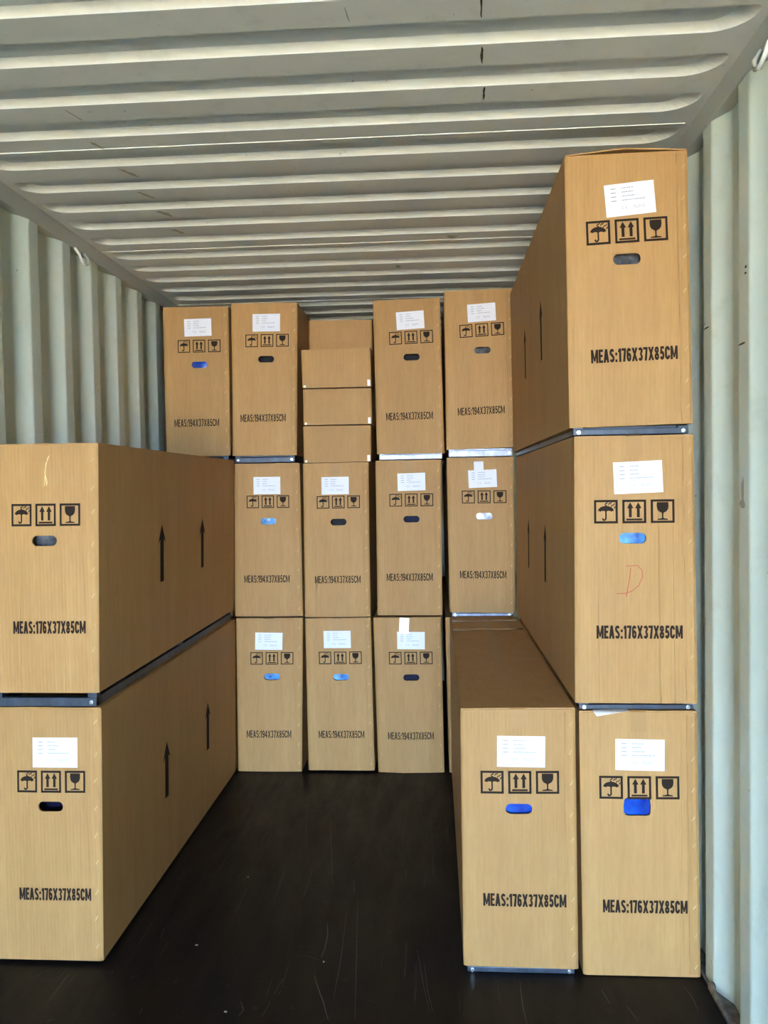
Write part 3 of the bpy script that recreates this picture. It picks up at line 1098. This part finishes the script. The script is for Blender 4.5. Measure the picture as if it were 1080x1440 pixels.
big(N, ((0.751, 1.680), (1.105, 1.682), (0.746, 0.853), (1.102, 0.853)), YB, 1.94, 0.850, 194, (.49, .143, 0), (.535, .25), (.535, .38), (.51, .755), 'film_dark', 0.04,
    'back carton marked 194X37X85CM directly under the small plain cartons', tent=(0.36, 0.006), seed=10, dents=[(0.18, 0.5, 1.01, 0.002), (0.46, 0.45, 1.01, 0.002)])
s41 = big(N, ((1.117, 0.842), (1.482, 0.843), (1.131, 0.004), (1.489, 0.004)), YB, 1.94, 0.0, 194, (.55, .143, -1), (.54, .256), (.54, .382), (.51, .76), 'film_navy', 0.014,
    'rightmost floor-level back carton marked 194X37X85CM, white tape above its paper label', tent=(0.40, 0.012), seed=11)
big(N, ((1.143, 1.688), (1.496, 1.688), (1.141, 0.860), (1.489, 0.859)), YB, 1.94, 0.852, 194, (.545, .135, 1), (.54, .252), (.54, .376), (.505, .752), 'film_navy', 0.03,
    'middle-row back carton marked 194X37X85CM, third column from left front stack, navy in hand hole', seed=12, dents=[(0.37, 0.78, 1.01, 0.002), (0.58, 0.78, 1.01, 0.002), (0.80, 0.4, 0.75, 0.0014)])
big(N, ((1.144, 2.541), (1.500, 2.546), (1.152, 1.728), (1.513, 1.727)), YB, 1.94, 1.696, 194, (.55, .134, 2), (.555, .245), (.555, .373), (.50, .755), 'film_dark', 0.04,
    'top-row back carton marked 194X37X85CM right of the small plain cartons', base=('galv', 0.85), irot=R(1), seed=13, dents=[(0.16, 0.75, 1.01, 0.002), (0.46, 0.8, 1.01, 0.002), (0.82, 0.75, 1.01, 0.0016)])
big(N, ((1.506, 0.842), (1.875, 0.842), (1.516, 0.004), (1.875, 0.004)), YB, 1.94, 0.0, 194, None, None, None, None, None, 0,
    'back carton on the floor behind the right front cartons, only its left edge showing', seed=14)
s52 = big(N, ((1.524, 1.697), (1.881, 1.696), (1.530, 0.874), (1.876, 0.868)), YB, 1.94, 0.850, 194, (.53, .133, 2), (.55, .25), (.55, .375), (.52, .753), 'film_lilac', 0.008,
          'middle-row back carton marked 194X37X85CM with extra paper stuck above its label', tent=(0.52, 0.006), base=('galv', 0.9), seed=15, dents=[(0.47, 0.75, 1.01, 0.002), (0.62, 0.75, 1.01, 0.002)])
big(N, ((1.522, 2.577), (1.882, 2.583), (1.524, 1.744), (1.884, 1.752)), YB, 1.94, 1.704, 194, (.545, .14, 2), (.545, .25), (.55, .378), (.52, .76), 'film_grey', 0.012,
    'top-row back carton marked 194X37X85CM next to the tall right front stack', base=('galv', 0.85), irot=R(1.5), seed=16, dents=[(0.33, 0.78, 1.01, 0.002), (0.66, 0.7, 1.01, 0.0016)])
s52.sheet('paper_scrap', 0.475, 0.062, 0.050, 0.066, R(1), M['paper'], out=0.0018)

# --- front left stack (176 long)
W0 = 'film_dark'
sL1 = big(N, ((-0.006, 0.846), (0.366, 0.845), (-0.022, 0.012), (0.350, 0.012)), YF, 1.735, 0.0, 176, (.588, .17, 0), (.55, .285), (.544, .384), (.576, .733), 'film_navy', 0.045,
          'lower carton of the left front stack, white paper label, marked 176X37X85CM', hs=0.93, seed=21, dents=[(0.34, 0.0, 1.0, 0.0012)])
sL1.side_arrows(True, (3.096, 3.678), 0.311, 0.540)
sL2 = big(N, ((0.006, 1.706), (0.380, 1.704), (-0.012, 0.899), (0.361, 0.899)), YF, 1.735, 0.852, 176, None, (.54, .28), (.527, .384), (.565, .733), 'film_grey', 0.02,
          'upper carton of the left front stack without paper label, marked 176X37X85CM', hs=0.93, base=('steel', 0.62), seed=22, dents=[(0.50, 0.2, 1.01, 0.0030), (0.70, 0.55, 1.01, 0.002), (0.30, 0.5, 1.01, 0.002)])
sL2.side_arrows(True, (3.068, 3.616), 1.193, 1.416)

# --- front right stack
sR0 = big(N, ((1.528, 0.845), (1.886, 0.848), (1.528, 0.024), (1.889, 0.020)), YF, 1.735, 0.0, 176, (.524, .16, -1), (.51, .278), (.50, .381), (.54, .735), 'film_blue', 0.010,
    'single low front carton marked 176X37X85CM left of the tall right stack, nothing on top', base=('steel', 0.9), seed=23, dents=[(0.55, 0.42, 0.70, 0.0012)])
sR1 = big(N, ((1.897, 0.838), (2.258, 0.838), (1.904, 0.003), (2.266, 0.003)), YF, 1.735, 0.0, 176, (.51, .158, -1), (.50, .281), (.48, .352), (.535, .732), 'film_blue', 0.006,
          'bottom carton of the tall right stack, torn hand hole showing blue film', torn=True, seed=24, dents=[(0.47, 0.42, 1.01, 0.0026), (0.62, 0.0, 1.01, 0.0012), (0.86, 0.0, 0.9, 0.0018)])
sR2 = big(N, ((1.890, 1.694), (2.251, 1.693), (1.886, 0.868), (2.260, 0.866)), YF, 1.735, 0.846, 176, (.53, .151, 2), (.495, .278), (.48, .378), (.53, .73), 'film_sky', 0.010,
          'middle carton of the tall right stack with red handwritten letter D', base=('steel', 0.75), seed=25, dents=[(0.70, 0.30, 1.01, 0.0030), (0.82, 0.3, 1.01, 0.0022), (0.20, 0.6, 1.01, 0.0018)])
sR2.side_arrows(False, (3.114, 3.659), 1.167, 1.401)
sR3 = big(N, ((1.868, 2.552), (2.235, 2.556), (1.876, 1.724), (2.249, 1.731)), YF, 1.735, 1.700, 176, (.525, .168, 4), (.495, .284), (.49, .387), (.535, .738), 'film_grey', 0.014,
          'topmost carton of the tall right stack, just under the corrugated roof', base=('steel', 0.8), irot=R(1.2), lift=0.013, seed=26, dents=[(0.415, 0.28, 1.01, 0.0032), (0.915, 0.3, 1.01, 0.0028)])
sR3.side_arrows(False, (3.052, 3.578), 2.026, 2.248)

# red D, drawn by hand
D = stroke([(-0.012, 0.042), (0.022, 0.044), (0.036, 0.030), (0.038, 0.010), (0.026, -0.018), (0.004, -0.036), (-0.014, -0.042), (-0.040, -0.043)], 0.0022)
D += stroke([(0.002, 0.036), (-0.002, 0.0), (-0.012, -0.052)], 0.0026)
obj('handwritten_letter', sR2.place2d(polys(D), 0.455, 0.533), M['red_pen'], sR2.root)

# strips of shiny tape across the top of the low carton, and the white strip over one label
for yy, w in ((1.36, 0.024), (1.60, 0.022)):
    vs3, fs3 = [], []
    for k in range(9):
        u = 0.03 + 0.94 * k / 8
        x = (1 - u) * sR0.tl[0] + u * sR0.tr[0] - sR0.cx
        z = (1 - u) * sR0.tl[1] + u * sR0.tr[1] + 0.0066 + random.uniform(-0.0004, 0.0008)
        j = random.uniform(-0.004, 0.004)
        vs3 += [(x, yy - w + j, z + random.uniform(0, 0.0008)), (x, yy + w + j, z)]
    for k in range(8):
        fs3.append((2 * k, 2 * k + 2, 2 * k + 3, 2 * k + 1))
    obj('tape_strip', (vs3, fs3), M['gloss_tape'], sR0.root)
s41.sheet('white_tape_strip', 0.455, 0.048, 0.052, 0.088, R(-4), M['glue'], out=0.0018)
# tape fibres
P = stroke([(0.010, 0.045), (0.000, 0.020), (-0.004, -0.010), (0.002, -0.050)], 0.0022) + stroke([(0.006, 0.040), (-0.002, 0.005), (-0.006, -0.052)], 0.0016) + stroke([(-0.004, -0.01), (0.006, -0.045)], 0.0014)
obj('torn_tape_fibre', sL2.place2d(polys(P), 0.545, 0.10), M['fibre'], sL2.root)

# --- small plain cartons on the centre column
def small(c, y, depth, base_z, label):
    s = Carton('small_carton', c, y, depth, base_z, 0.002, None, label, 'small plain cartons on the centre column')
    s.body(M['kraft_plain'])
    s.flaps(M['kraft_plain'], tape=False)
    P = [[(-0.007, -0.020), (0.007, -0.020), (0.007, 0.012), (-0.007, 0.012)]]
    obj('corner_tape', s.place2d(polys(P), 0.965, 0.88), M['glue'], s.root)
    P = [[(-0.006, -0.008), (0.006, -0.008), (0.006, 0.004), (-0.006, 0.004)]]
    obj('corner_tape', s.place2d(polys(P), 0.035, 0.95), M['glue'], s.root)
    return s


small(((0.755, 1.881), (1.120, 1.879), (0.755, 1.688), (1.120, 1.689)), YB + 0.006, 0.31, 1.688, 'lowest of the three stacked small plain cartons in the back-row gap')
small(((0.759, 2.079), (1.127, 2.077), (0.759, 1.891), (1.128, 1.890)), YB - 0.003, 0.31, 1.890, 'middle one of the three stacked small plain cartons in the back-row gap')
small(((0.755, 2.286), (1.125, 2.294), (0.759, 2.088), (1.129, 2.087)), YB - 0.016, 0.31, 2.087, 'slightly tilted topmost of the three stacked small plain cartons')
s = Carton('small_carton', ((0.742, 2.520), (1.110, 2.514), (0.742, 1.690), (1.110, 1.690)), YB + 0.35, 0.45, 1.689, 0.002, None,
           'darker plain carton set back behind the three small cartons, its top showing', 'small plain cartons on the centre column')
s.body(M['kraft_plain'])
s.flaps(M['kraft_plain'], tape=False)

# --- loose things
bm = bmesh.new()
rows = [[(1.945, 2.50, 0.8455), (2.050, 2.50, 0.8455)], [(1.938, 2.474, 0.846), (2.046, 2.474, 0.846)], [(1.940, 2.462, 0.843), (2.030, 2.462, 0.846)], [(1.946, 2.452, 0.834), (1.995, 2.455, 0.842)]]
rv = [[bm.verts.new(p) for p in r] for r in rows]
for a, b2 in zip(rv[:-1], rv[1:]):
    bm.faces.new((a[0], a[1], b2[1], b2[0]))
o = obj('paper_sheet', bm, M['paper'])
o.modifiers.new('sheet', 'SOLIDIFY').thickness = 0.0006
tag(o, 'folded white paper sheet sticking out between the lower right stack cartons', 'paper')

for i, (x, y) in enumerate([(0.691, 3.069), (0.626, 2.598), (1.073, 2.519), (0.815, 2.262)]):
    bm = bmesh.new()
    r = 0.0035
    bmesh.ops.create_icosphere(bm, subdivisions=1, radius=r)
    for v in bm.verts:
        v.co = Vector((v.co.x * (1.6 if i % 2 else 1.0), v.co.y, v.co.z * 0.6)) * random.uniform(0.8, 1.2)
    o = obj('wood_chip', bm, M['chip'], loc=(x, y, 0.0025))
    tag(o, ['tiny pale chip alone on the dark floor towards the back row', 'tiny pale chip on the dark floor beside the left front stack',
            'tiny pale chip on the dark floor midway between the front stacks', 'tiny pale chip on the dark floor nearest the camera'][i], 'chip', 'chips on the floor')
